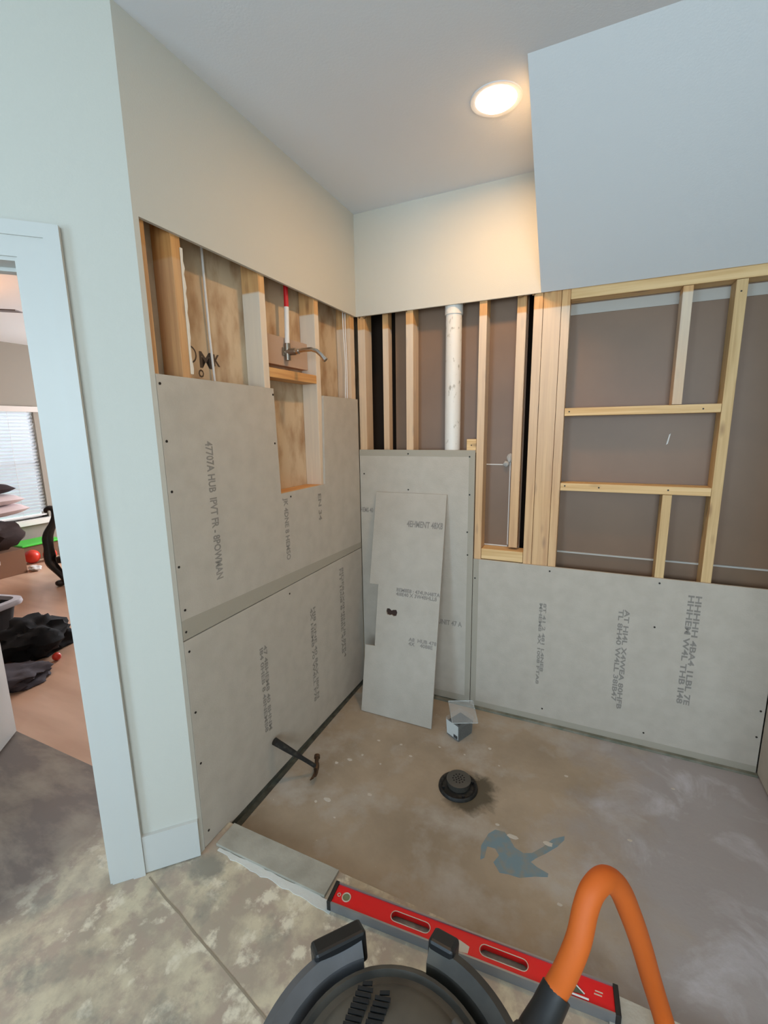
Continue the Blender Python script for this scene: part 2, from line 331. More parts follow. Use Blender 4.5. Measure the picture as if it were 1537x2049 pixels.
# sloped drywall and its cheek
SX = 1.0
m_ = MB(); m_.prism([(SX, 0, T), (SX, -0.70, H), (SX, -0.70, H+.013), (SX, 0.0, H+.013), ], (0, 0, 0)) if False else m_
m_.prism([(SX, 0, T), (SX, -0.70, H), (SX, -0.682, H), (SX, 0.013, T+.006)], (1.07, 0, 0)); struct(m_.build('ceiling_slope', M['slope'], local=True))
struct(MB().prism([(SX, 0.013, T+.006), (SX, -0.682, H), (SX, 0.013, H)], (0.013, 0, 0)).build('wall_slope_cheek', M['wall'], local=True))
# right wall of the recess (only its lower board corner shows)
struct(MB().box(2.083, 2.185, -1.20, 0.3, 0, H).build('wall_right', M['wall'], local=True))
# angled wall with the doorway
D0, D1, DT = 0.300, 1.06, 2.10
m_ = MB()
for (o0, o1, sa) in ((-G, 0, 0.0), (-0.115, -0.102, 0.155)):
    dbox(m_, sa, D0-.014, o0, o1, 0, H); dbox(m_, D0-.014, D1+.014, o0, o1, DT+.014, H); dbox(m_, D1+.014, 2.12, o0, o1, 0, H)
struct(m_.build('wall_diagonal', M['wall'], local=True))
# remaining walls of both rooms
m_ = MB(); m_.box(-1.5, -0.95, -4.75, -4.65, 0, H); m_.box(-0.95, 0.05, -4.75, -4.65, 0, .75); m_.box(-0.95, 0.05, -4.75, -4.65, 2.35, H); m_.box(0.05, 1.15, -4.75, -4.65, 0, H); m_.box(2.75, 3.4, -4.75, -4.65, 0, H); m_.box(1.15, 2.75, -4.75, -4.65, 0, 0.95); m_.box(1.15, 2.75, -4.75, -4.65, 2.55, H)  # left opening added to let in the cool side fill
struct(m_.build('wall_front', M['wall'], local=True))
struct(MB().box(3.3, 3.4, -4.65, 0.3, 0, H).build('wall_side_right', M['wall'], local=True))
struct(MB().box(2.185, 3.3, -0.1, 0.0, 0, H).build('wall_niche', M['wall'], local=True))
struct(MB().box(-1.6, -1.5, -4.65, -2.885, 0, H).build('wall_side_left', M['wall'], local=True))
BW = mat('bedroom_paint', (150, 143, 132), 0.8)
m_ = MB(); WY0, WY1, WZ0, WZ1 = -0.35, 1.245, 0.50, 2.0
m_.box(-5.70, -5.58, -4.7, WY0, 0, H); m_.box(-5.70, -5.58, WY1, 3.4, 0, H); m_.box(-5.70, -5.58, WY0, WY1, 0, WZ0); m_.box(-5.70, -5.58, WY0, WY1, WZ1, H)
struct(m_.build('wall_bedroom', BW, local=True))
m_ = MB(); m_.box(-5.7, -4.3, 3.3, 3.4, 0, H); m_.box(-2.5, 0.0, 3.3, 3.4, 0, H); m_.box(-4.3, -2.5, 3.3, 3.4, 0, .8); m_.box(-4.3, -2.5, 3.3, 3.4, 2.4, H); struct(m_.build('wall_bedroom_far', BW, local=True))  # unseen opening added for the far bedroom fill lamp
struct(MB().box(-0.130, -0.116, -1.30, 3.3, 0, H).build('wall_bedroom_side', BW, local=True))
struct(MB().box(-5.6, -1.6, -2.99, -2.89, 0, H).build('wall_bedroom_near', BW, local=True))

# doorway trim
m_ = MB(); dbox(m_, D0-.014, D0, -0.125, 0.010, FZ, DT); dbox(m_, D1, D1+.014, -0.125, 0.010, FZ, DT); dbox(m_, D0-.014, D1+.014, -0.125, 0.010, DT, DT+.014)
dbox(m_, D0, D0+.010, -0.07, -0.055, FZ, DT); dbox(m_, D0, D1, -0.07, -0.055, DT-.010, DT)
struct(m_.build('trim_1', M['trim'], local=True)); 
m_ = MB()
def casing(mb, s0, s1, z0, z1, off0=0.0, off1=0.016):
    dbox(mb, s0, s1, off0, off1, z0, z1)
casing(m_, .186, .292, FZ, DT+.10); casing(m_, 1.072, 1.16, FZ, DT+.10); casing(m_, .292, 1.072, DT+.010, DT+.10)
casing(m_, .186, .225, FZ, DT+.10, .016, .021); casing(m_, 1.12, 1.16, FZ, DT+.10, .016, .021); casing(m_, .225, 1.12, DT+.063, DT+.10, .016, .021)
struct(m_.build('trim_2', M['trim'], local=True))
# baseboard between casing and corner
m_ = MB(); dbox(m_, 0.0, .186, 0.0, .014, FZ+.004, FZ+.155); dbox(m_, 1.16, 2.1, 0, .014, FZ+.004, FZ+.155)
struct(m_.build('baseboard_diagonal', M['trim'], local=True))
struct(MB().box(-5.58, -5.565, -2.9, 3.3, FZ, FZ+.13).build('baseboard_bedroom', M['trim'], local=True))
# open door leaf
dr = empty('door_1', (-0.745, -2.12, FZ)); struct(dr)
a = Vector((-0.745, -2.105, FZ+.012)); b = Vector((-1.463, -1.268, FZ+.012)); d = (b-a).normalized(); n = Vector((-d.y, d.x, 0))*.035
MB().prism([a, b, b+n, a+n], (0, 0, 2.03)).build('door_panel', mat('gloss_door_paint', (205, 206, 203), 0.30), dr)
MB().tube([b-d*.07+Vector((0, 0, .95))-n*.0, b-d*.07+Vector((0, 0, .95))-n*1.4], .011).blob(b-d*.07+Vector((0, 0, .95))-n*1.9, .028, amp=0).build('door_knob', M['chrome'], dr, smooth=True)

# ---------------------------------------------------------------- WINDOW with blinds (bedroom)
wn = empty('window_1', (-5.6, 0.45, WZ0)); struct(wn)
m_ = MB(); m_.box(-5.69, -5.66, WY0, WY0+.04, WZ0, WZ1); m_.box(-5.69, -5.66, WY1-.04, WY1, WZ0, WZ1); m_.box(-5.69, -5.66, WY0, WY1, WZ0, WZ0+.04); m_.box(-5.69, -5.66, WY0, WY1, WZ1-.04, WZ1); m_.box(-5.69, -5.66, WY0, WY1, 1.23, 1.27)
m_.build('window_frame', M['white'], wn)
MB().box(-5.675, -5.672, WY0+.04, WY1-.04, WZ0+.04, WZ1-.04).build('window_glass', mat('clear_glass', (255, 255, 255), 0.0, trans=1.0), wn)
MB().box(-5.66, -5.50, WY0-.05, WY1+.05, WZ0-.07, WZ0).build('window_sill', M['white'], wn)
bl = empty('window_blind', (-5.6, 0.45, WZ0)); tag(bl, 'white slatted blind drawn over the bright bedroom window', 'blind')
MB().box(-5.60, -5.53, WY0-.03, WY1+.06, 1.925, 1.995).build('headrail', mat('blind_rail', (214, 205, 198), 0.5), bl)
SLAT = mat('blind_slat', (236, 242, 246), 0.5)
_n = SLAT.node_tree; _t = _n.nodes.new('ShaderNodeBsdfTranslucent'); _t.inputs[0].default_value = (.72, .82, .92, 1); _m = _n.nodes.new('ShaderNodeMixShader'); _m.inputs[0].default_value = .25
_o = _n.nodes['Material Output']; _n.links.new(_n.nodes['Principled BSDF'].outputs[0], _m.inputs[1]); _n.links.new(_t.outputs[0], _m.inputs[2]); _n.links.new(_m.outputs[0], _o.inputs[0])
m_ = MB(); k = 0; z = 1.90
while z > 0.56:
    m_.obox((-5.615, (WY0+WY1)/2, z), (.013, 0, .019), (0, (WY1-WY0)/2-.008, 0), (0, 0, .0012)); z -= .045
m_.build('slats', SLAT, bl)
for y in (WY0+.25, 0.45, WY1-.30): MB().tube([(-5.592, y, 1.93), (-5.592, y, .54)], .002, 6).build('ladder_cord', M['white'], bl)
MB().box(-5.63, -5.60, WY0+.01, WY1-.01, .525, .545).build('bottom_rail', M['white'], bl)

# ---------------------------------------------------------------- DOWNLIGHT
dl = empty('recessed_light', (0.872, -0.54, H)); tag(dl, 'round recessed ceiling light glowing warm white over the shower', 'ceiling light')
MB().lathe([(.073, -.001), (.082, -.002), (.090, -.0025), (.092, 0)], (0.872, -.54, H)).build('trim_ring', mat('light_trim', (222, 224, 228), 0.7), dl, smooth=True)
MB().lathe([(0, -.016), (.040, -.014), (.062, -.009), (.073, -.001)], (0.872, -.54, H)).build('lens', mat('lit_lens', (255, 240, 220), 0.5, emit=(255, 216, 176), es=12), dl)
l = bpy.data.lights.new('recessed_light_glow', 'AREA'); l.shape = 'DISK'; l.size = .14; l.energy = 9.4; l.color = (1.0, .58, .25)
lo = bpy.data.objects.new('recessed_light_glow', l); COL.objects.link(lo); lo.parent = dl; lo.location = (0, 0, -.020)

# ---------------------------------------------------------------- FRAMING
def stud_back(x0, x1, z0, z1, label, y0=G, y1=.101, m='wz', name='wooden_stud'):
    return tag(MB().box(x0, x1, y0, y1, z0, z1).build(name, M[m], bevel=.0015), label, 'stud' if name == 'wooden_stud' else 'wood block')
def stud_left(y0, y1, z0, z1, label, x0=-.101, x1=-G, m='wz', name='wooden_stud'):
    return tag(MB().box(x0, x1, y0, y1, z0, z1).build(name, M[m], bevel=.0015), label, 'stud' if name == 'wooden_stud' else 'wood block')
B0 = .02
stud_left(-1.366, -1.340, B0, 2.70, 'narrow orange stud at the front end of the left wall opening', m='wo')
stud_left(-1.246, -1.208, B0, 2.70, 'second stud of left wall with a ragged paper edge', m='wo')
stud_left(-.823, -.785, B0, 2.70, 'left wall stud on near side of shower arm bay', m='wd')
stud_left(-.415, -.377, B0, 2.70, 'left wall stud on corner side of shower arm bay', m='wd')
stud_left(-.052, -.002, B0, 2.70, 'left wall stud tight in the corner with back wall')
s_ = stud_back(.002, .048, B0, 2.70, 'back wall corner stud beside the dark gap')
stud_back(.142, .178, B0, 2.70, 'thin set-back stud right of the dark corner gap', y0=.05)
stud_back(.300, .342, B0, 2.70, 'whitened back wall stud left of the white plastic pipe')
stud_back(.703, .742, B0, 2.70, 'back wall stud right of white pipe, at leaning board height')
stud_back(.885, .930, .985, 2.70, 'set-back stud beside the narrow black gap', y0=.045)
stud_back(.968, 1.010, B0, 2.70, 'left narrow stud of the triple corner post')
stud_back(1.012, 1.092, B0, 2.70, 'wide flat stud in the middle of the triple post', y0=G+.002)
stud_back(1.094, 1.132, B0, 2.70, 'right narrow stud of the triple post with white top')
stud_back(1.580, 1.618, 1.722, 2.217, 'short stud above the upper cross block')
stud_back(1.580, 1.618, B0, 1.312, 'short stud below the lower cross block', m='wplain')
stud_back(1.766, 1.806, B0, 2.217, 'tall pale stud at the right end of both cross blocks', m='wplain')
stud_back(1.133, 2.075, 2.219, 2.300, 'long pale header board under the sloped wall', m='wx', name='header_board')
stud_back(1.134, 1.765, 1.683, 1.720, 'upper cross block of the framed niche', m='wx', name='cross_block')
stud_back(1.134, 1.765, 1.314, 1.352, 'lower cross block of the framed niche', m='wx', name='cross_block')
stud_back(.744, .966, .914, .972, 'block at bottom of the stud bay beside the narrow black gap', m='wx', name='sill_block')
stud_back(.650, .701, 1.500, 1.572, 'short block end peeking over the board right of pipe', m='wx', name='sill_block', y1=.05)
stud_left(-.783, -.417, 1.862, 1.902, 'cross block just below the chrome shower arm', m='wy', name='cross_block')
stud_left(-.783, -.417, 1.314, 1.352, 'block forming the bottom ledge of the niche cutout', m='wy', name='sill_block')
tag(MB().box(-.101, -.062, -.783, -.417, 1.930, 2.055).build('backing_block', mat('smooth_pink_wood', (176, 150, 130), 0.7)), 'smooth pinkish wood block behind the shower arm', 'wood block')
# frayed drywall paper along second stud
m_ = MB(); zz = [1.83+i*.02 for i in range(21)]; rnd = random.Random(9)
m_.prism([(-.0125, -1.212, z) for z in zz] + [(-.0125, -1.203+rnd.uniform(-.003, .004), z) for z in zz[::-1]], (.003, 0, 0))
st2 = [o for o in COL.objects if o.get('label', '').startswith('second stud')][0]
m_.build('paper_remnant', mat('paper_white', (226, 216, 200), 0.9), st2)
# nail heads on blocks
def nails(parent_label, pts, r=.0035):
    p = [o for o in COL.objects if o.get('label', '') == parent_label][0]
    for q in pts:
        MB().lathe([(0, -.0015), (r, -.001), (r, .001)], (0, 0, 0), 10).build('nail_head', M['screw'], None)
        o = COL.objects[-1]; o.location = (0, 0, 0)
        for v in o.data.vertices: v.co = Vector((v.co.x, v.co.z, v.co.y)) + Vector(q) - WL(p)
        o.parent = p
nails('upper cross block of the framed niche', [(1.155, G-.001, 1.703), (1.70, G-.001, 1.70)])
nails('lower cross block of the framed niche', [(1.155, G-.001, 1.338), (1.31, G-.001, 1.335), (1.60, G-.001, 1.335)], .004)
nails('tall pale stud at the right end of both cross blocks', [(1.785, G-.001, 2.17)])
nails('short block end peeking over the board right of pipe', [(.676, G-.001, 1.54)])

# plywood stamps
sh = [o for o in COL.objects if o.name == 'wall_left_sheathing'][0]
m_ = MB(); N_ = 28
for k in range(N_):
    a0, a1 = 2*math.pi*k/N_, 2*math.pi*(k+1)/N_; cy, cz, r0, r1 = -1.126, 1.915, .026, .032
    m_.poly([(-.1013, cy+r*math.cos(a), cz+r*math.sin(a)) for r, a in ((r0, a0), (r1, a0), (r1, a1), (r0, a1))], [(0, 1, 2, 3)])
m_.build('stamp_ring', M['ink'], sh)
lettering('stamp_letters', 'M', (-.102, -1.082, 1.872), (0, 1, 0), (0, 0, 1), .060, .060, M['ink'], sh, .0012)
lettering('stamp_letters', 'K', (-.102, -1.012, 1.885), (0, 1, 0), (0, 0, 1), .034, .045, M['ink'], sh, .0012)
lettering('stamp_letters', 'O', (-.102, -1.092, 1.836), (0, 1, 0), (0, 0, 1), .026, .030, M['ink'], sh, .0012)

# cables and pipes
tag(MB().tube([(-.09, -1.04, 2.60), (-.09, -1.037, 2.2), (-.092, -1.031, 2.0), (-.09, -1.025, 1.83), (-.09, -1.02, .1)], .0045, 8).build('white_cable', M['white'], smooth=True), 'single thin white cable hanging in the wide left stud bay', 'cable')
tag(MB().tube([(-.032, -.088, 2.6), (-.034, -.092, 2.2), (-.03, -.084, 2.0), (-.034, -.088, 1.80), (-.03, -.086, .3)], .0035, 8).build('white_cable', M['white'], smooth=True), 'thin cable nearer the camera in the corner stud bay', 'cable')
tag(MB().tube([(-.03, -.070, 2.6), (-.03, -.075, 2.2), (-.03, -.068, 2.0), (-.03, -.074, 1.80), (-.03, -.072, .3)], .0035, 8).build('white_cable', M['white'], smooth=True), 'thin cable nearer the corner in the corner stud bay', 'cable')
pp = tag(MB().tube([(.558, .057, .02), (.558, .057, 2.70)], .043, 32).build('vent_pipe', M['pvc'], smooth=True), 'thick white plastic vent pipe between back wall studs', 'pipe')
MB().tube([(.558, .057, 2.222), (.558, .057, 2.30)], .0478, 32).build('coupling', M['pvc'], pp, smooth=True)
sp = empty('shower_supply_pipe', (-.05, -.59, 1.9)); tag(sp, 'red and white water pipe ending in a bent chrome shower arm', 'pipe')
MB().tube([(-.05, -.588, 2.19), (-.05, -.583, 2.6)], .0105, 14).build('red_pipe', M['red'], sp, smooth=True)
MB().tube([(-.05, -.597, 2.02), (-.05, -.588, 2.19)], .0110, 14).build('white_pipe', M['white'], sp, smooth=True)
m_ = MB(); m_.tube([(-.05, -.597, 1.955), (-.05, -.597, 2.03)], .014, 16); m_.tube([(-.058, -.597, 1.992), (-.01, -.590, 1.992)], .016, 16); m_.box(-.060, -.056, -.625, -.57, 1.975, 2.010)
m_.build('drop_elbow', mat('dull_brass', (150, 140, 128), 0.35, metal=.9), sp, smooth=True)
m_ = MB(); m_.tube([(-.012, -.590, 1.992), (.03, -.588, 1.996), (.075, -.586, 1.995), (.100, -.583, 1.987), (.122, -.580, 1.968), (.140, -.577, 1.946)], .0095, 16)
m_.tube([(-.014, -.590, 1.992), (.008, -.590, 1.992)], .013, 16); m_.tube([(.134, -.578, 1.953), (.142, -.577, 1.944)], .0115, 16)
sa = m_.build('shower_arm', M['chrome'], sp, smooth=True); sa['label'] = 'bent chrome shower arm'

# ---------------------------------------------------------------- CEMENT BOARDS
def screw(parent, p, ax):
    r = .0045; s = 10; m_ = MB(); p = Vector(p)
    if ax == 'x': m_.tube([p+Vector((-.001, 0, 0)), p+Vector((.0012, 0, 0))], r, s)
    else: m_.tube([p+Vector((0, .001, 0)), p+Vector((0, -.0012, 0))], r, s)
    m_.build('screw_head', M['screw'], parent)
# left upper, U cut around the niche
ol = [(-1.364, .912), (-.004, .912), (-.004, 1.806), (-.378, 1.806), (-.395, 1.352), (-.770, 1.352), (-.782, 1.812), (-1.364, 1.816)]
bu = tag(MB().prism([(-.0118, y, z) for y, z in ol], (.0118, 0, 0)).build('cement_board', M['board']), 'upper left wall cement board with the niche notch cut into its top', 'cement board')
for y, z in ((-1.352, 1.787), (-1.349, 1.605), (-1.349, 1.439), (-1.352, 1.179), (-1.345, 1.02), (-1.35, .94), (-.788, 1.786), (-.794, 1.579), (-.70, 1.33)): screw(bu, (0, y, z), 'x')
MB().prism([(0, -1.364, .912), (0, -.004, .912), (0, -.004, .945), (0, -1.364, .985)], (.0006, 0, 0)).build('taped_edge', M['boardedge'], bu)
lettering('stamped_print', '47707A HUB  IPVT FR - 8POWMAN', (0, -1.190, 1.600), (0, 0, -1), (0, 1, 0), .52, .036, M['print'], bu)
lettering('stamped_print', 'JK 4DNE 8 HEMSO', (0, -.765, 1.330), (0, 0, -1), (0, 1, 0), .295, .040, M['print'], bu)
lettering('stamped_print', 'EN 34', (0, -.470, 1.310), (0, 0, -1), (0, 1, 0), .14, .030, M['print'], bu)
bo = tag(MB().prism([(-.0118, -1.364, FZ+.004), (-.0118, -1.245, FZ+.004), (-.0118, -1.225, .036), (-.0118, -.004, .022), (-.0118, -.004, .907), (-.0118, -1.364, .907)], (.0118, 0, 0)).build('cement_board', M['board'], bevel=.0008), 'lower left wall cement board whose bottom edge meets the shower floor', 'cement board')
for y, z in ((-1.345, .863), (-1.345, .622), (-1.345, .41), (-1.34, .11), (-.75, .87)): screw(bo, (0, y, z), 'x')
for y, z, ln, t in ((-.985, .700, .42, '47 4BHEM8 40 8HNM\nI84 0HEB 8 48NEMB8'), (-.590, .730, .53, 'HJ8 DNE 40 8AX I80 N\n4X HEM8 70 W4LL F78'), (-.285, .853, .56, '8IDE84X0NEHUB 8FR4\nNT 1008 8 48BE 47A8')):
    lettering('stamped_print', t, (0, y, z), (0, 0, -1), (0, 1, 0), ln, .050, M['print'], bo)
bb = tag(MB().box(.002, .700, 0, .0118, .018, 1.514).build('cement_board', M['board'], bevel=.0008), 'tall back wall cement board behind the leaning offcut', 'cement board')
m_ = MB(); m_.box(.002, .700, -.0005, 0, 1.478, 1.514); m_.box(.668, .700, -.0005, 0, .06, 1.478); m_.box(.002, .700, -.0005, 0, .018, .06); m_.build('taped_edge', M['boardedge'], bb)
for x, z in ((.315, 1.492), (.671, 1.479), (.666, 1.061), (.675, 1.272), (.03, 1.37), (.67, .93), (.315, 1.285)): screw(bb, (x, -.0005, z), 'y')
lettering('stamped_print', 'HEMS 40', (.000, 0, 1.135), (1, 0, 0), (0, 0, 1), .085, .030, M['print'], bb)
lettering('stamped_print', 'UNIT 47 A', (.50, 0, .490), (1, 0, 0), (0, 0, 1), .145, .032, M['print'], bb)
br = tag(MB().box(.704, 2.066, 0, .0118, .012, .912).build('cement_board', M['board'], bevel=.0008), 'wide back wall cement board below the open framed niche', 'cement board')
m_ = MB(); m_.box(.704, .735, -.0005, 0, .012, .912); m_.box(.735, 2.066, -.0005, 0, .012, .045); m_.build('taped_edge', M['boardedge'], br)
for x, z in ((1.107, .888), (1.602, .888), (1.600, .663), (1.599, .085), (2.049, .196), (2.05, .33), (.715, .80), (1.107, .09)): screw(br, (x, -.0005, z), 'y')
for x, z, ln, hh, t in ((1.065, .707, .475, .036, '8T 41 2 481 L4NE8\nMHEM8 4X 1008 FTA8'), (1.440, .733, .545, .050, 'AT HI4L X4WEA 80HFB\nTL 8H40 W4LL 38IB47'), (1.722, .845, .56, .055, 'HHHHH 4BA4 1LBL 7E\nHHHEM W4L THB II48')):
    lettering('stamped_print', t, (x, 0, z), (0, 0, -1), (1, 0, 0), ln, hh, M['print'], br)
rb = tag(MB().box(2.070, 2.0818, -1.19, -.002, .015, .912).build('cement_board', M['board'], bevel=.0008), 'cement board on the right side wall, only a corner in view', 'cement board')
# leaning offcut
A_ = Vector((.127, -.298, .003)); ux = Vector((1, .004, 0)).normalized(); nl = Vector((.0045, -.97577, .21875)).normalized(); uy = ux.cross(-nl).normalized()
if uy.z < 0: uy = -uy
ol = [(0, 0), (.432, 0), (.424, 1.296), (-.010, 1.294), (-.008, .749), (.048, .750), (.055, .390), (-.006, .387)]
hole = [(.111, .600), (.118, .588), (.137, .586), (.146, .590), (.158, .584), (.176, .588), (.181, .602), (.174, .614), (.155, .612), (.145, .608), (.130, .616), (.114, .614)]
hole = [(u, .601+(v-.601)*1.3) for u, v in hole]
def P2(p): return A_ + ux*p[0] + uy*p[1]
m_ = MB(); bm = m_.bm
vo_ = [bm.verts.new(P2(p)) for p in ol]; vi_ = [bm.verts.new(P2(p)) for p in hole]
ee = [bm.edges.new((v[i], v[(i+1) % len(v)])) for v in (vo_, vi_) for i in range(len(v))]
bmesh.ops.triangle_fill(bm, edges=ee, use_beauty=True)
ext = bmesh.ops.extrude_face_region(bm, geom=list(bm.faces))
for v in [g for g in ext['geom'] if isinstance(g, bmesh.types.BMVert)]: v.co -= nl*.0118
lb = tag(m_.build('cement_board', mat('cement_board_offcut', (178, 170, 158), 0.9, noise=((14, 14, 14), (171, 163, 151), 0.35, 0.7, 8), bump=0.2, bscale=140)), 'notched cement board offcut with a small hole, leaning on back wall', 'cement board')
m_ = MB(); m_.prism([P2(q)-nl*.0112 for q in hole], -nl*.0010); m_.build('hole_shade', mat('hole_shade_brown', (58, 40, 32), .9), lb)  # dark disc standing in for the shadow inside the hole
lettering('stamped_print', '4EHMENT 48X8', P2((.20, 1.100)), ux, uy, .215, .038, M['print'], lb)
lettering('stamped_print', 'BEM8E8 : 474UN48TA\n4I8E40 X 3W4BHLL8', P2((.165, .700)), ux, uy, .262, .046, M['print'], lb)
lettering('stamped_print', 'A8  HUB 478\n4X    4088E', P2((.262, .430)), ux, uy, .165, .046, M['print'], lb)

struct(MB().box(-.045, -.006, -1.232, -.004, .0, .034).build('trim_3', mat('dark_gap_strip', (62, 60, 50), .8, noise=((20, 20, 20), (88, 88, 76), .4, .7, 5))))  # dark strip in the gap under the left boards
struct(MB().prism([(-.006, -1.232, 0), (.020, -1.232, 0), (.008, -.02, 0), (-.006, -.02, 0)], (0, 0, .003)).build('trim_4', bpy.data.materials['dark_gap_strip']))
struct(MB().box(.0, 2.07, -.020, .012, .0, .012).build('trim_5', mat('grey_green_membrane', (104, 106, 92), .8, noise=((14, 14, 14), (140, 136, 122), .4, .7, 6))))
# flat cement strip along the curb
tag(MB().box(.030, .522, -1.338, -1.238, FZ, FZ+.0118).build('cement_strip', mat('dull_cement_strip', (166, 160, 146), .9, noise=((12, 12, 12), (150, 144, 130), .4, .7, 7), bump=.3), bevel=.001), 'narrow grey cement board strip lying along the shower curb', 'board strip')

# ---------------------------------------------------------------- SPIRIT LEVEL
lv = empty('spirit_level', (.98, -1.30, FZ)); tag(lv, 'long red spirit level lying flat on the shower curb', 'spirit level')
La = Vector((.548, -1.330, FZ)); Lb = Vector((1.424, -1.268, FZ)); lx = (Lb-La).normalized(); ly = Vector((-lx.y, lx.x, 0)); LL = (Lb-La).length; hw = .032
zt = FZ+.034
def Lp(u, v, z): return La + lx*u + ly*v + Vector((0, 0, z-FZ))
slots = [(.215, .345), (.500, .640)]
RED = mat('red_enamel', (226, 22, 28), 0.32); ALU = mat('grey_aluminium', (150, 152, 156), 0.4, metal=.7)
# web with handle slots
m_ = MB(); bm = m_.bm
def rring(pts): return [bm.verts.new(Lp(u, v, zt-.003)) for u, v in pts]
def slot(u0, u1, v0=-.016, v1=.016):
    r = (v1-v0)/2; c = (v0+v1)/2
    return [(u0+r-r*math.sin(math.pi*k/8), c+r*math.cos(math.pi*k/8)) for k in range(9)] + [(u1-r+r*math.sin(math.pi*k/8), c-r*math.cos(math.pi*k/8)) for k in range(9)]
loops = [rring([(.012, -hw), (LL-.012, -hw), (LL-.012, hw), (.012, hw)]), rring([(.055+.014*math.cos(2*math.pi*k/20), .014*math.sin(2*math.pi*k/20)) for k in range(20)])] + [rring(slot(*s)) for s in slots]
ee = [bm.edges.new((v[i], v[(i+1) % len(v)])) for v in loops for i in range(len(v))]
bmesh.ops.triangle_fill(bm, edges=ee, use_beauty=True)
ext = bmesh.ops.extrude_face_region(bm, geom=list(bm.faces))
for v in [g for g in ext['geom'] if isinstance(g, bmesh.types.BMVert)]: v.co.z -= .020
m_.build('red_body', RED, lv)
for v in (-hw-.002, hw+.002):
    m_ = MB(); m_.obox(Lp(LL/2, v, FZ+.0180), lx*(LL/2-.012), ly*.0025, Vector((0, 0, .0175))); m_.build('rail', ALU, lv)
for u in (.006, LL-.006):
    MB().obox(Lp(u, 0, FZ+.0187), lx*.007, ly*(hw+.006), Vector((0, 0, .0185))).build('end_cap', M['black'], lv, bevel=.002)
def rim(mb, pts, wdt=.0025):
    n = len(pts)
    mb.tube([Lp(u, v, zt-.002) for u, v in pts] + [Lp(pts[0][0], pts[0][1], zt-.002)], wdt/2, 6, caps=False)
RIMM = mat('pale_rim', (206, 190, 170), 0.5)
for s in slots:
    m_ = MB(); rim(m_, slot(*s)); m_.build('handle_rim', RIMM, lv)
m_ = MB(); m_.tube([Lp(.055, 0, zt-.020), Lp(.055, 0, zt-.0025)], .0125, 24); m_.build('end_vial', mat('vial_green', (120, 126, 92), 0.15), lv, smooth=True)
m_ = MB(); rim(m_, [(.055+.014*math.cos(2*math.pi*k/20), .014*math.sin(2*math.pi*k/20)) for k in range(20)], .004); m_.build('vial_ring', RIMM, lv)
# square emblem beside end vial and the centre label
m_ = MB()
for (a0, a1, b0, b1) in ((.022, .034, -.0060, -.0035), (.022, .034, .0035, .0060), (.022, .0245, -.0060, .0060), (.0315, .034, -.0060, .0060)): m_.prism([Lp(a0, b0, zt-.003), Lp(a1, b0, zt-.003), Lp(a1, b1, zt-.003), Lp(a0, b1, zt-.003)], (0, 0, .0006))
m_.build('emblem', RIMM, lv)
m_ = MB(); m_.prism([Lp(.405, -.026, zt-.003), Lp(.440, -.030, zt-.003), Lp(.468, -.026, zt-.003), Lp(.470, -.006, zt-.003), Lp(.440, .002, zt-.003), Lp(.405, .004, zt-.003)], (0, 0, .0006)); m_.build('centre_label', mat('label_cream', (200, 190, 176), 0.6), lv)
m_ = MB(); m_.prism([Lp(.735, -.022, zt-.003), Lp(.790, -.014, zt-.003), Lp(.750, .026, zt-.003), Lp(.735, .026, zt-.003)], (0, 0, .001)); m_.build('corner_vial', mat('vial_dark', (92, 96, 78), 0.2), lv)
m_ = MB(); m_.tube([Lp(.735, .024, zt-.001), Lp(.790, -.014, zt-.001)], .0018, 6); m_.tube([Lp(.722, -.024, zt-.001), Lp(.800, -.024, zt-.001)], .0025, 6); m_.build('vial_frame', M['white'], lv)
m_ = MB()
for (a0, a1, b0, b1) in ((.815, .835, -.004, -.001), (.818, .838, .004, .007)): m_.prism([Lp(a0, b0, zt-.003), Lp(a1, b0, zt-.003), Lp(a1, b1, zt-.003), Lp(a0, b1, zt-.003)], (0, 0, .0006))
m_.build('end_marks', RIMM, lv)

# ---------------------------------------------------------------- FLOOR THINGS
fs = [o for o in COL.objects if o.name == 'floor_shower'][0]
bl_o = [(.962, -.880), (.978, -.815), (1.000, -.785), (1.037, -.780), (1.060, -.802), (1.085, -.835), (1.120, -.846), (1.150, -.832), (1.185, -.790), (1.220, -.735), (1.262, -.703), (1.262, -.722), (1.238, -.765), (1.200, -.812), (1.165, -.850), (1.150, -.872), (1.175, -.884), (1.215, -.893), (1.214, -.908), (1.170, -.925), (1.120, -.952), (1.080, -.955), (1.049, -.962), (1.020, -.930), (1.035, -.893), (1.015, -.870), (.985, -.873), (.985, -.925), (.972, -.940)]
m_ = MB(); m_.prism([(x, y, -.0001) for x, y in bl_o], (0, 0, .0008)); m_.build('spray_mark', mat('blue_chalk_paint', (116, 136, 144), 0.8, noise=((25, 25, 25), (134, 134, 126), .45, .65, 5)), fs)
rnd = random.Random(11)
m_ = MB()
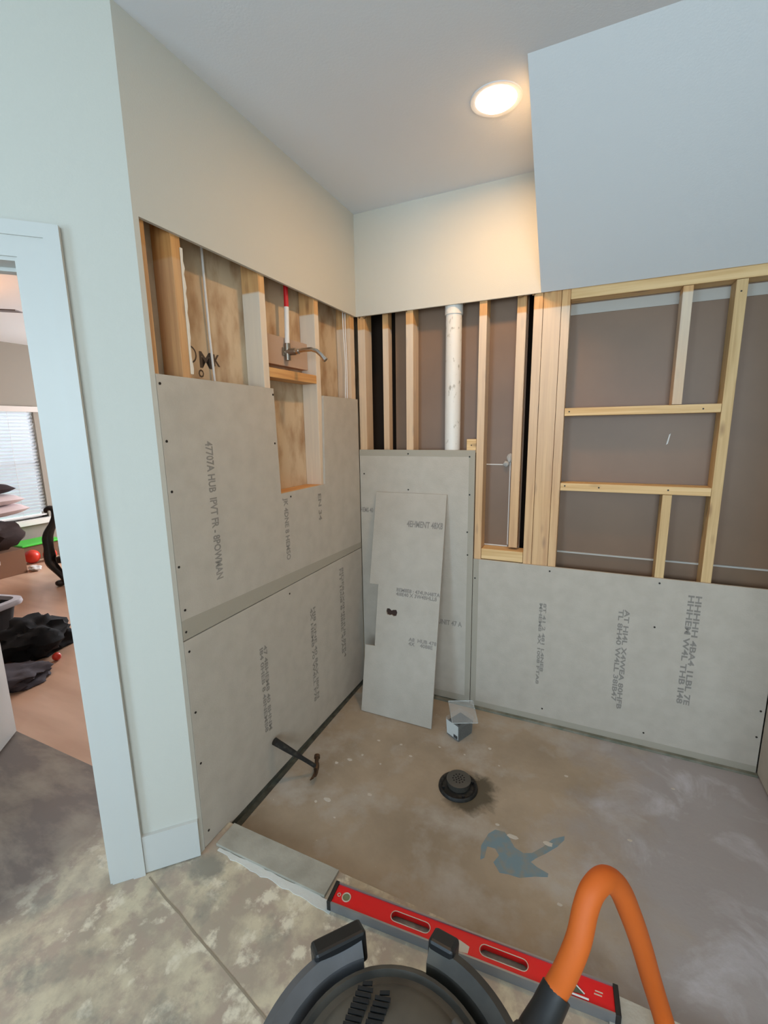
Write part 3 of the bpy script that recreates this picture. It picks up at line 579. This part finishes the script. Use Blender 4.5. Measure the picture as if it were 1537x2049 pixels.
for (x, y, r) in ((.884, -.318, .008), (.776, -.412, .005), (.528, -.53, .006), (.452, -.472, .007), (.256, -.675, .009), (.445, -.831, .008), (1.070, -.790, .014), (1.003, -.757, .006), (1.205, -.765, .012), (1.253, -.361, .006), (1.26, -.993, .007), (.282, -.932, .011), (.643, -.41, .005), (.24, -.96, .007), (.30, -.62, .006), (.41, -.64, .005), (.205, -.72, .009), (.33, -.49, .006), (1.50, -.62, .006), (1.7, -.25, .005), (.95, -.42, .004), (1.32, -1.1, .005), (.36, -1.0, .004)):
    k = 9; an = rnd.uniform(0, 3)
    m_.prism([(x+r*(1+.7*abs(math.cos(an)))*math.cos(2*math.pi*i/k)*rnd.uniform(.7, 1.1), y+r*math.sin(2*math.pi*i/k)*rnd.uniform(.6, 1.1), -.0001) for i in range(k)], (0, 0, .0016))
m_.build('plaster_specks', mat('speck_white', (196, 186, 172), 0.9), fs)

# drain
dn = empty('floor_drain', (.800, -.628, 0)); tag(dn, 'round black shower drain set in the dusty concrete', 'drain')
DC = (.800, -.628, 0)
MB().lathe([(0, .004), (.070, .004), (.076, .012), (.083, .014), (.088, .010), (.090, 0)], DC, 48).build('drain_ring', M['blackrub'], dn, smooth=True)
dh = Vector(DC) + Vector((.0, .010, 0))
MB().lathe([(.050, .004), (.054, .030), (.056, .036), (.050, .038), (.0, .037)], dh, 40).build('drain_grate', mat('drain_grey', (74, 70, 64), 0.45), dn, smooth=True)
m_ = MB()
for rr_, n in ((0, 1), (.013, 6), (.026, 11)):
    for k in range(n):
        c = dh + Vector((rr_*math.cos(2*math.pi*k/n), rr_*math.sin(2*math.pi*k/n), .0372)); m_.tube([c, c+Vector((0, 0, .0008))], .0038, 8)
m_.build('grate_holes', mat('hole_black', (14, 10, 8), 0.9), dn)
for k in range(4):
    a0 = math.radians(35+90*k); c = Vector(DC) + Vector((.070*math.cos(a0), .070*math.sin(a0), .010)); MB().tube([c, c+Vector((0, 0, .008))], .007, 10).build('clamp_bolt', M['black'], dn, smooth=True)

# plastic tub with label and lid
tb = empty('plastic_tub', (.71, -.285, 0)); tag(tb, 'clear plastic tub of grey screws with a white side label', 'tub')
Nn, Ll, Rr = Vector((.725, -.338, .002)), Vector((.648, -.296, .002)), Vector((.772, -.240, .002)); Kk = Ll + (Rr-Nn)
cen = (Nn+Kk)/2
def sc(p, k, z): q = cen + (p-cen)*k; return Vector((q.x, q.y, z))
PL = mat('cloudy_clear_plastic', (215, 220, 220), 0.25, alpha=0.16)
q4 = [Nn, Rr, Kk, Ll]
m_ = MB(); m_.poly([sc(p, 1, .002) for p in q4] + [sc(p, 1.10, .105) for p in q4], [(0, 1, 2, 3)] + [(i, (i+1) % 4, (i+1) % 4+4, i+4) for i in range(4)]); m_.build('tub_wall', PL, tb)
m_ = MB(); m_.poly([sc(p, .98, .004) for p in q4] + [sc(p, 1.045, .078) for p in q4], [(3, 2, 1, 0), (4, 5, 6, 7)] + [(i, (i+1) % 4, (i+1) % 4+4, i+4) for i in range(4)]); m_.build('tub_contents', mat('dark_screws', (74, 78, 76), 0.5, noise=((220, 220, 220), (40, 42, 42), .4, .6, 3), bump=.5, bscale=200), tb)
dd = (Nn-Ll).normalized(); on = Vector((dd.y, -dd.x, 0)); on = on if on.dot(Nn-cen) > 0 else -on
def lw(t, z, o=.0015): k = 1 + .10*z/.105; pa = sc(Ll, k, z); pb = sc(Nn, k, z); return pa + (pb-pa)*t + on*o
m_ = MB(); m_.poly([lw(.04, .012), lw(.97, .012), lw(.97, .095), lw(.04, .095)], [(0, 1, 2, 3)]); m_.build('paper_label', mat('label_paper', (206, 208, 204), 0.7), tb)
m_ = MB(); m_.poly([lw(.60, .014, .0022), lw(.92, .014, .0022), lw(.92, .034, .0022), lw(.60, .034, .0022)], [(0, 1, 2, 3)]); m_.build('label_mark', mat('label_dark', (66, 66, 66), 0.7), tb)
ld = empty('tub_lid', (.72, -.26, .105)); tag(ld, 'square clear lid resting askew on the plastic tub', 'lid')
c0 = Vector((.725, -.262, .133)); a1 = Vector((.062, .022, .004)); a2 = Vector((-.028, .058, .022)); up = a1.cross(a2).normalized()
m_ = MB(); m_.obox(c0, a1, a2, up*.0015); m_.build('lid_panel', PL, ld)
m_ = MB(); cs = [c0+a1+a2, c0-a1+a2, c0-a1-a2, c0+a1-a2]; m_.tube(cs+[cs[0]], .0035, 6, caps=False); m_.build('lid_rim', mat('lid_rim_plastic', (190, 196, 194), .3, alpha=.35), ld)

# hammer, head on the floor and handle against the left wall
hm = empty('claw_hammer', (.14, -.82, 0)); tag(hm, 'claw hammer with black handle propped against left wall', 'hammer')
h0 = Vector((.155, -.822, .040)); h1 = Vector((.020, -.950, .228))
hd = (h1-h0).normalized()
m_ = MB(); LN = (h1-h0).length
m_.tube([h0 + hd*LN*t for t in (0, .15, .35, .5, .75, .92, 1.0)], [.010, .010, .010, .013, .0155, .0165, .0175], 14); m_.build('handle', M['blackrub'], hm, smooth=True)
hx = Vector((.48, -.72, -.30)); hx = (hx - hd*hx.dot(hd)).normalized()
STL = mat('worn_steel', (92, 72, 56), 0.4, metal=.8)
m_ = MB(); m_.tube([h0-hx*.060, h0-hx*.046, h0-hx*.044, h0-hx*.022, h0-hx*.016, h0, h0+hx*.016], [.0145, .0145, .010, .010, .013, .014, .012], 16); m_.build('hammer_head', STL, hm, smooth=True)
m_ = MB(); sd = hx.cross(hd).normalized()
for s in (-1, 1):
    m_.tube([h0+hx*.014+sd*s*.003, h0+hx*.034+sd*s*.006+hd*.002, h0+hx*.054+sd*s*.009+hd*.010, h0+hx*.070+sd*s*.012+hd*.022], [.0085, .0075, .006, .0025], 8)
m_.build('claw', STL, hm, smooth=True)

# ---------------------------------------------------------------- SHOP VACUUM
VC = Vector((1.008, -1.878, FZ))
vc = empty('shop_vacuum', VC); tag(vc, 'round black shop vacuum standing at the bottom edge of the view', 'vacuum cleaner')
VB = mat('vacuum_black', (48, 47, 45), 0.5, noise=((7, 7, 7), (84, 80, 72), .4, .7, 6)); VG = mat('vacuum_grey', (96, 96, 98), 0.38, noise=((6, 6, 6), (74, 74, 72), .4, .7, 6)); VD = mat('vacuum_lid_dusty', (92, 87, 77), 0.6, noise=((8, 8, 8), (66, 63, 57), .4, .7, 6))
MB().lathe([(0, .06), (.20, .06), (.205, .08), (.222, .33), (.228, .345)], VC, 56).build('tank', VG, vc, smooth=True)
MB().lathe([(.228, .340), (.236, .345), (.238, .375), (.232, .395), (.215, .402), (.205, .425), (.180, .437), (.165, .440), (.160, .452), (.140, .470), (.090, .482), (0, .486)], VC, 64).build('lid', VD, vc, smooth=True)
def guard(a0, a1, m, zt_=.450):
    mb = MB(); mb.lathe([(.222, .36), (.262, .33), (.268, .40), (.262, zt_), (.246, zt_+.004), (.222, zt_-.012), (.218, .39), (.222, .36)], VC, 40, math.radians(a0), math.radians(a1))
    return mb.build('side_guard', m, vc, smooth=True)
guard(128, 262, VG); guard(-60, 92, VB)
# latches on top of the guards
for a0, ln, tl in ((139, 14, .060), (86, 14, .030), (-30, 14, .045)):
    r = math.radians(a0); rv = Vector((math.cos(r), math.sin(r), 0)); tv = Vector((-rv.y, rv.x, 0))
    MB().obox(VC+rv*.262+Vector((0, 0, .425)), rv*.024+Vector((0, 0, -.010)), tv*tl, Vector((0, 0, .036))+rv*.006).build('latch', M['black'], vc, bevel=.008)
# ridged ring on housing and vent slots
MB().lathe([(.182, .436), (.190, .446), (.198, .444), (.202, .430)], VC, 56).build('housing_ring', VB, vc, smooth=True)
m_ = MB()
for i in range(9):
    for sgn in (-1, 1):
        y = -.04 + i*.010; c = VC + Vector((-.075+sgn*.019, y+.070, .4845)); hw_ = .015 if 0 < i < 8 else .009
        m_.obox(c, (hw_, .004, 0), (-.0008, .003, 0), (0, 0, .0022))
m_.build('vent_slots', mat('slot_black', (10, 10, 10), .8), vc)
# carrying handle bridge
m_ = MB(); m_.tube([VC+Vector((.16*math.cos(math.radians(t)), .16*math.sin(math.radians(t)), .452+.022*math.sin(math.radians((t+40)/100*180)))) for t in range(-40, 61, 10)], .013, 12); m_.build('lid_handle', VB, vc, smooth=True)
# inlet port
m_ = MB(); m_.tube([(1.13, -1.79, .435), (1.222, -1.690, .462)], .040, 20); m_.build('inlet_port', VB, vc, smooth=True)
for a0 in (45, 135, 225, 315):
    c = VC + Vector((.19*math.cos(math.radians(a0)), .19*math.sin(math.radians(a0)), 0)); MB().tube([c+Vector((0, -.012, .028)), c+Vector((0, .012, .028))], .028, 16).build('caster', M['black'], vc, smooth=True)

hs = empty('vacuum_hose', (1.3, -1.6, .5)); tag(hs, 'orange vacuum hose looping up from the black cuff', 'hose')
def catmull(P, n=8):
    P = [Vector(p) for p in P]; P = [P[0]*2-P[1]] + P + [P[-1]*2-P[-2]]; o = []
    for i in range(1, len(P)-2):
        for k in range(n):
            t = k/n; o.append(.5*((2*P[i]) + (-P[i-1]+P[i+1])*t + (2*P[i-1]-5*P[i]+4*P[i+1]-P[i+2])*t*t + (-P[i-1]+3*P[i]-3*P[i+1]+P[i+2])*t**3))
    return o + [P[-2]]
hp = catmull([(1.240, -1.640, .490), (1.262, -1.612, .520), (1.279, -1.602, .568), (1.296, -1.585, .627), (1.305, -1.56, .675), (1.317, -1.538, .704), (1.341, -1.505, .706), (1.371, -1.468, .656), (1.404, -1.428, .555), (1.438, -1.381, .432), (1.475, -1.337, .289), (1.512, -1.315, .165), (1.545, -1.36, .092), (1.61, -1.44, .0755), (1.76, -1.54, .0755), (1.98, -1.62, .0755), (2.25, -1.70, .0755)])
MB().tube(hp, .0240, 20).build('hose_tube', mat('orange_hose', (200, 92, 16), 0.65), hs, smooth=True)
MB().tube([(1.2235, -1.687, .463), (1.232, -1.668, .472), (1.246, -1.640, .489), (1.262, -1.612, .513)], [.036, .034, .030, .029], 24).build('hose_cuff', M['black'], hs, smooth=True)

# ---------------------------------------------------------------- BEDROOM THINGS
fb = FZ
# carved armchair
ch = empty('carved_armchair', (-3.72, .5, fb)); tag(ch, 'dark carved armchair with curved arm and pale seat by bedroom window', 'chair')
DK = mat('black_lacquer_wood', (34, 28, 26), 0.25)
def carved(dx, dy):
    prof = [(-3.925, .340, .815), (-3.925, .340, .845), (-3.895, .360, .865), (-3.855, .378, .845), (-3.845, .372, .770), (-3.865, .350, .690), (-3.890, .318, .610), (-3.895, .300, .540), (-3.880, .290, .450), (-3.875, .285, .360), (-3.850, .275, .290), (-3.790, .280, .235), (-3.740, .290, .180), (-3.715, .300, .130), (-3.725, .290, .100)]
    rad = [.012, .022, .027, .030, .032, .036, .046, .050, .046, .056, .050, .042, .034, .027, .024]
    pts = catmull([(x+dx, y+dy, z) for x, y, z in prof], 4)
    rr2 = []
    for i in range(len(rad)-1): rr2 += [rad[i]+(rad[i+1]-rad[i])*k/4 for k in range(4)]
    rr2.append(rad[-1])
    return MB().tube(pts, rr2, 14)
for (dx, dy) in ((0, 0), (.50, .38)):
    m_ = carved(dx, dy); m_.build('arm_support', DK, ch, smooth=True)
    MB().blob((-3.745+dx, .275+dy, fb+.033), .042, (1.25, 1, .8), amp=.08).build('ball_foot', DK, ch, smooth=True)
for (dx, dy) in ((-.34, .46), (.16, .84)):
    MB().tube(catmull([(-3.76+dx, .28+dy, fb+.03), (-3.80+dx, .30+dy, .25), (-3.80+dx, .30+dy, .45), (-3.86+dx, .36+dy, 1.05)]), .026, 12).build('rear_leg', DK, ch, smooth=True)
ca = Vector((-3.62, .68, .40)); u1 = Vector((.25, .19, 0)); u2 = Vector((-.16, .22, 0))
MB().obox(ca-Vector((0, 0, .06)), u1*1.05, u2*1.05, Vector((0, 0, .035))).build('seat_rail', DK, ch, bevel=.01)
MB().obox(ca+Vector((.0, -.01, .04)), u1, u2, Vector((0, 0, .07))).build('seat_cushion', mat('cream_fabric', (222, 208, 196), .85), ch, bevel=.04)
MB().obox(ca+u2*1.05+Vector((-.02, .04, .38)), u1*.95, u2*.10, Vector((0, 0, .28))).build('back_cushion', bpy.data.materials['cream_fabric'], ch, bevel=.03)
# cardboard box
m_ = MB(); bx0, bx1, by0, by1 = -5.05, -4.62, -.15, .42
bxo = tag(m_.box(bx0, bx1, by0, by1, fb, .335).build('cardboard_box', mat('brown_cardboard', (134, 96, 72), .85), bevel=.004), 'brown cardboard box by the bedroom window', 'box')
MB().obox((bx1+.001, .06, .18), (.0005, 0, 0), (0, .05, 0), (0, 0, .04)).build('red_mark', mat('red_ink', (190, 60, 40), .8), bxo)
tag(MB().blob((-4.84, .20, .52), .30, (1.0, 1.02, .58), amp=.35, seed=3, flat=.338).build('dark_blanket', mat('dark_brown_fleece', (48, 34, 32), .95, bump=.5, bscale=40), smooth=True), 'dark brown blanket heaped on the cardboard box', 'blanket')
PK = mat('pink_white_cotton', (214, 196, 196), .85)
for i, (z, yy, lab, mt) in enumerate(((.775, .24, 'lower pale pillow on the dark blanket', PK), (.905, .20, 'upper pale pillow under the dark cushion', PK), (1.035, .13, 'dark cushion topping the pile of pillows', mat('plum_black_cotton', (44, 30, 34), .9)))):
    m_ = MB(); n = 12
    hy = .34; hx_ = .24; hz = .062
    vs = {}
    for sgn in (1, -1):
        for i2 in range(n+1):
            for j in range(n+1):
                u = -1+2*i2/n; v = -1+2*j/n; t = hz*((1-u**4)*(1-v**4))**.55
                vs[(sgn, i2, j)] = m_.bm.verts.new((-4.86+u*hx_*(1-.06*v*v), yy+v*hy*(1-.06*u*u), z+sgn*t + (.02 if i == 0 else 0)*v))
        for i2 in range(n):
            for j in range(n): m_.bm.faces.new([vs[(sgn, i2, j)], vs[(sgn, i2+1, j)], vs[(sgn, i2+1, j+1)], vs[(sgn, i2, j+1)]])
    bmesh.ops.remove_doubles(m_.bm, verts=m_.bm.verts, dist=1e-4)
    tag(m_.build('pillow' if i < 2 else 'cushion', mt, smooth=True), lab, 'pillow' if i < 2 else 'cushion')
# balls, toy bin
RB = mat('red_ball_plastic', (208, 54, 34), .35)
tag(MB().blob((-4.98, .665, fb+.085), .085, amp=0).build('toy_ball', RB, smooth=True), 'red ball nearer the cardboard box under the window', 'ball')
tag(MB().blob((-4.92, .835, fb+.075), .075, amp=0).build('toy_ball', RB, smooth=True), 'red ball nearer the carved chair under the window', 'ball')
tag(MB().blob((-2.10, -.700, fb+.028), .028, amp=0).build('toy_ball', RB, smooth=True), 'small orange-red ball beside the pile of dark clothes', 'ball')
tag(MB().blob((-4.62, .50, fb+.03), .055, (1.6, 1, .6), amp=.4, seed=8, flat=fb).build('white_cloth', M['white'], smooth=True), 'small crumpled white cloth on the bedroom floor', 'cloth')
bn = empty('toy_bin', (-5.25, .85, fb)); tag(bn, 'brown bin with a bright green rim below the window', 'bin')
MB().box(-5.42, -5.10, .64, 1.08, fb, .24).build('bin_body', mat('bin_brown', (120, 90, 66), .8), bn, bevel=.01)
MB().box(-5.44, -5.08, .62, 1.10, .24, .268).build('bin_rim', mat('bright_green_plastic', (70, 200, 60), .4), bn, bevel=.01)
# laundry basket
bk = empty('laundry_basket', (-2.72, -.78, fb)); tag(bk, 'black laundry basket with a wide pale grey rim', 'basket')
c = Vector((-2.78, -.75, 0)); e1 = Vector((.72, .69, 0)).normalized(); e1 = Vector((.97, .24, 0)).normalized(); e2 = Vector((-e1.y, e1.x, 0))
c = Vector((-2.98, -.98, 0))
def rr(hx2, hy2, r, z, n=6):
    o = []
    for cx_, cy_, a0 in ((hx2-r, hy2-r, 0), (-hx2+r, hy2-r, 90), (-hx2+r, -hy2+r, 180), (hx2-r, -hy2+r, 270)):
        for k in range(n+1):
            a = math.radians(a0+90*k/n); o.append(c + e1*(cx_+r*math.cos(a)) + e2*(cy_+r*math.sin(a)) + Vector((0, 0, z)))
    return o
def loft(rings, capb=True, capt=False):
    m_ = MB(); V = [[m_.bm.verts.new(p) for p in r] for r in rings]; n = len(V[0])
    for a, b in zip(V, V[1:]):
        for k in range(n): m_.bm.faces.new((a[k], a[(k+1) % n], b[(k+1) % n], b[k]))
    if capb: m_.bm.faces.new(V[0][::-1])
    if capt: m_.bm.faces.new(V[-1])
    return m_
loft([rr(.30, .28, .06, fb+.002), rr(.35, .33, .07, .36)]).build('basket_body', mat('basket_black', (30, 30, 34), .7), bk, smooth=True)
loft([rr(.345, .325, .07, .345), rr(.385, .365, .09, .345), rr(.39, .37, .09, .36), rr(.385, .365, .09, .385), rr(.345, .325, .07, .39), rr(.34, .32, .07, .36)], False).build('basket_rim', mat('pale_grey_rim', (190, 186, 192), .4), bk, smooth=True)
loft([rr(.30, .28, .06, fb+.01), rr(.325, .305, .07, .30)], True, True).build('basket_lining', mat('dark_violet_cloth', (44, 40, 56), .9, bump=.5, bscale=20), bk, smooth=True)
BC = mat('black_cotton', (14, 15, 19), .95, bump=.6, bscale=22)
m_ = MB(); m_.blob((-2.40, -.68, .15), .22, (1.0, 1.05, .72), amp=.45, seed=4, flat=fb, sub=4); tag(m_.build('black_clothes', BC, smooth=True), 'heap of black clothes spilling beside the laundry basket', 'clothes')
m_ = MB(); m_.blob((-2.05, -.99, .085), .175, (1.0, 1.05, .36), amp=.4, seed=12, flat=fb, sub=4); tag(m_.build('grey_clothes', mat('charcoal_cotton', (70, 64, 70), .95, bump=.6, bscale=22), smooth=True), 'flat heap of charcoal clothes nearest the doorway', 'clothes')
# ceiling fan
fn = empty('ceiling_fan', (-3.2, -.75, H)); tag(fn, 'ceiling fan with thin pale blades and a warm lamp in the bedroom', 'ceiling fan')
FM = mat('fan_white', (205, 200, 195), .5); FC = Vector((-3.2, -.75, 0))
MB().tube([FC+Vector((0, 0, 2.56)), FC+Vector((0, 0, H))], .014, 12).build('downrod', FM, fn, smooth=True)
MB().lathe([(0, 2.60), (.09, 2.59), (.11, 2.54), (.09, 2.49), (0, 2.48)], FC, 32).build('motor_housing', FM, fn, smooth=True)
for k in range(5):
    a = math.radians(41+72*k); rv = Vector((math.cos(a), math.sin(a), 0)); tv = Vector((-rv.y, rv.x, 0))
    MB().obox(FC+rv*.40+Vector((0, 0, 2.535)), rv*.30, tv*.062+Vector((0, 0, .006)), Vector((0, 0, .004))).build('fan_blade', mat('fan_blade_grey', (120, 108, 106), .5) if k == 0 else bpy.data.materials['fan_blade_grey'], fn)
MB().lathe([(0, 2.38), (.07, 2.40), (.10, 2.44), (.09, 2.48)], FC, 32).build('lamp_bowl', mat('lit_bowl', (255, 230, 200), .5, emit=(255, 190, 120), es=5), fn, smooth=True)
l = bpy.data.lights.new('fan_lamp_glow', 'POINT'); l.energy = 42; l.color = (1.0, .46, .17); l.shadow_soft_size = .05
lo = bpy.data.objects.new('fan_lamp_glow', l); COL.objects.link(lo); lo.parent = fn; lo.location = (0, 0, 2.66-H)

# ---------------------------------------------------------------- repeats share a group
for o in list(COL.objects):
    lab = o.get('label', '') if o.parent is None else ''
    if not lab: continue
    k = o.name.split('.')[0]
    if k == 'wooden_stud': o['group'] = 'bare studs of the left wall' if o.location.x < 0 else 'bare studs of the back wall'
    elif k in ('cross_block', 'sill_block'): o['group'] = 'short blocks nailed between the studs'
    elif k == 'cement_board': o['group'] = 'cement boards of the shower'
    elif k == 'white_cable': o['group'] = 'thin white cables in the left wall'
    elif k == 'pillow': o['group'] = 'pale pillows piled in the bedroom'
    elif k == 'toy_ball': o['group'] = 'red balls on the bedroom floor'
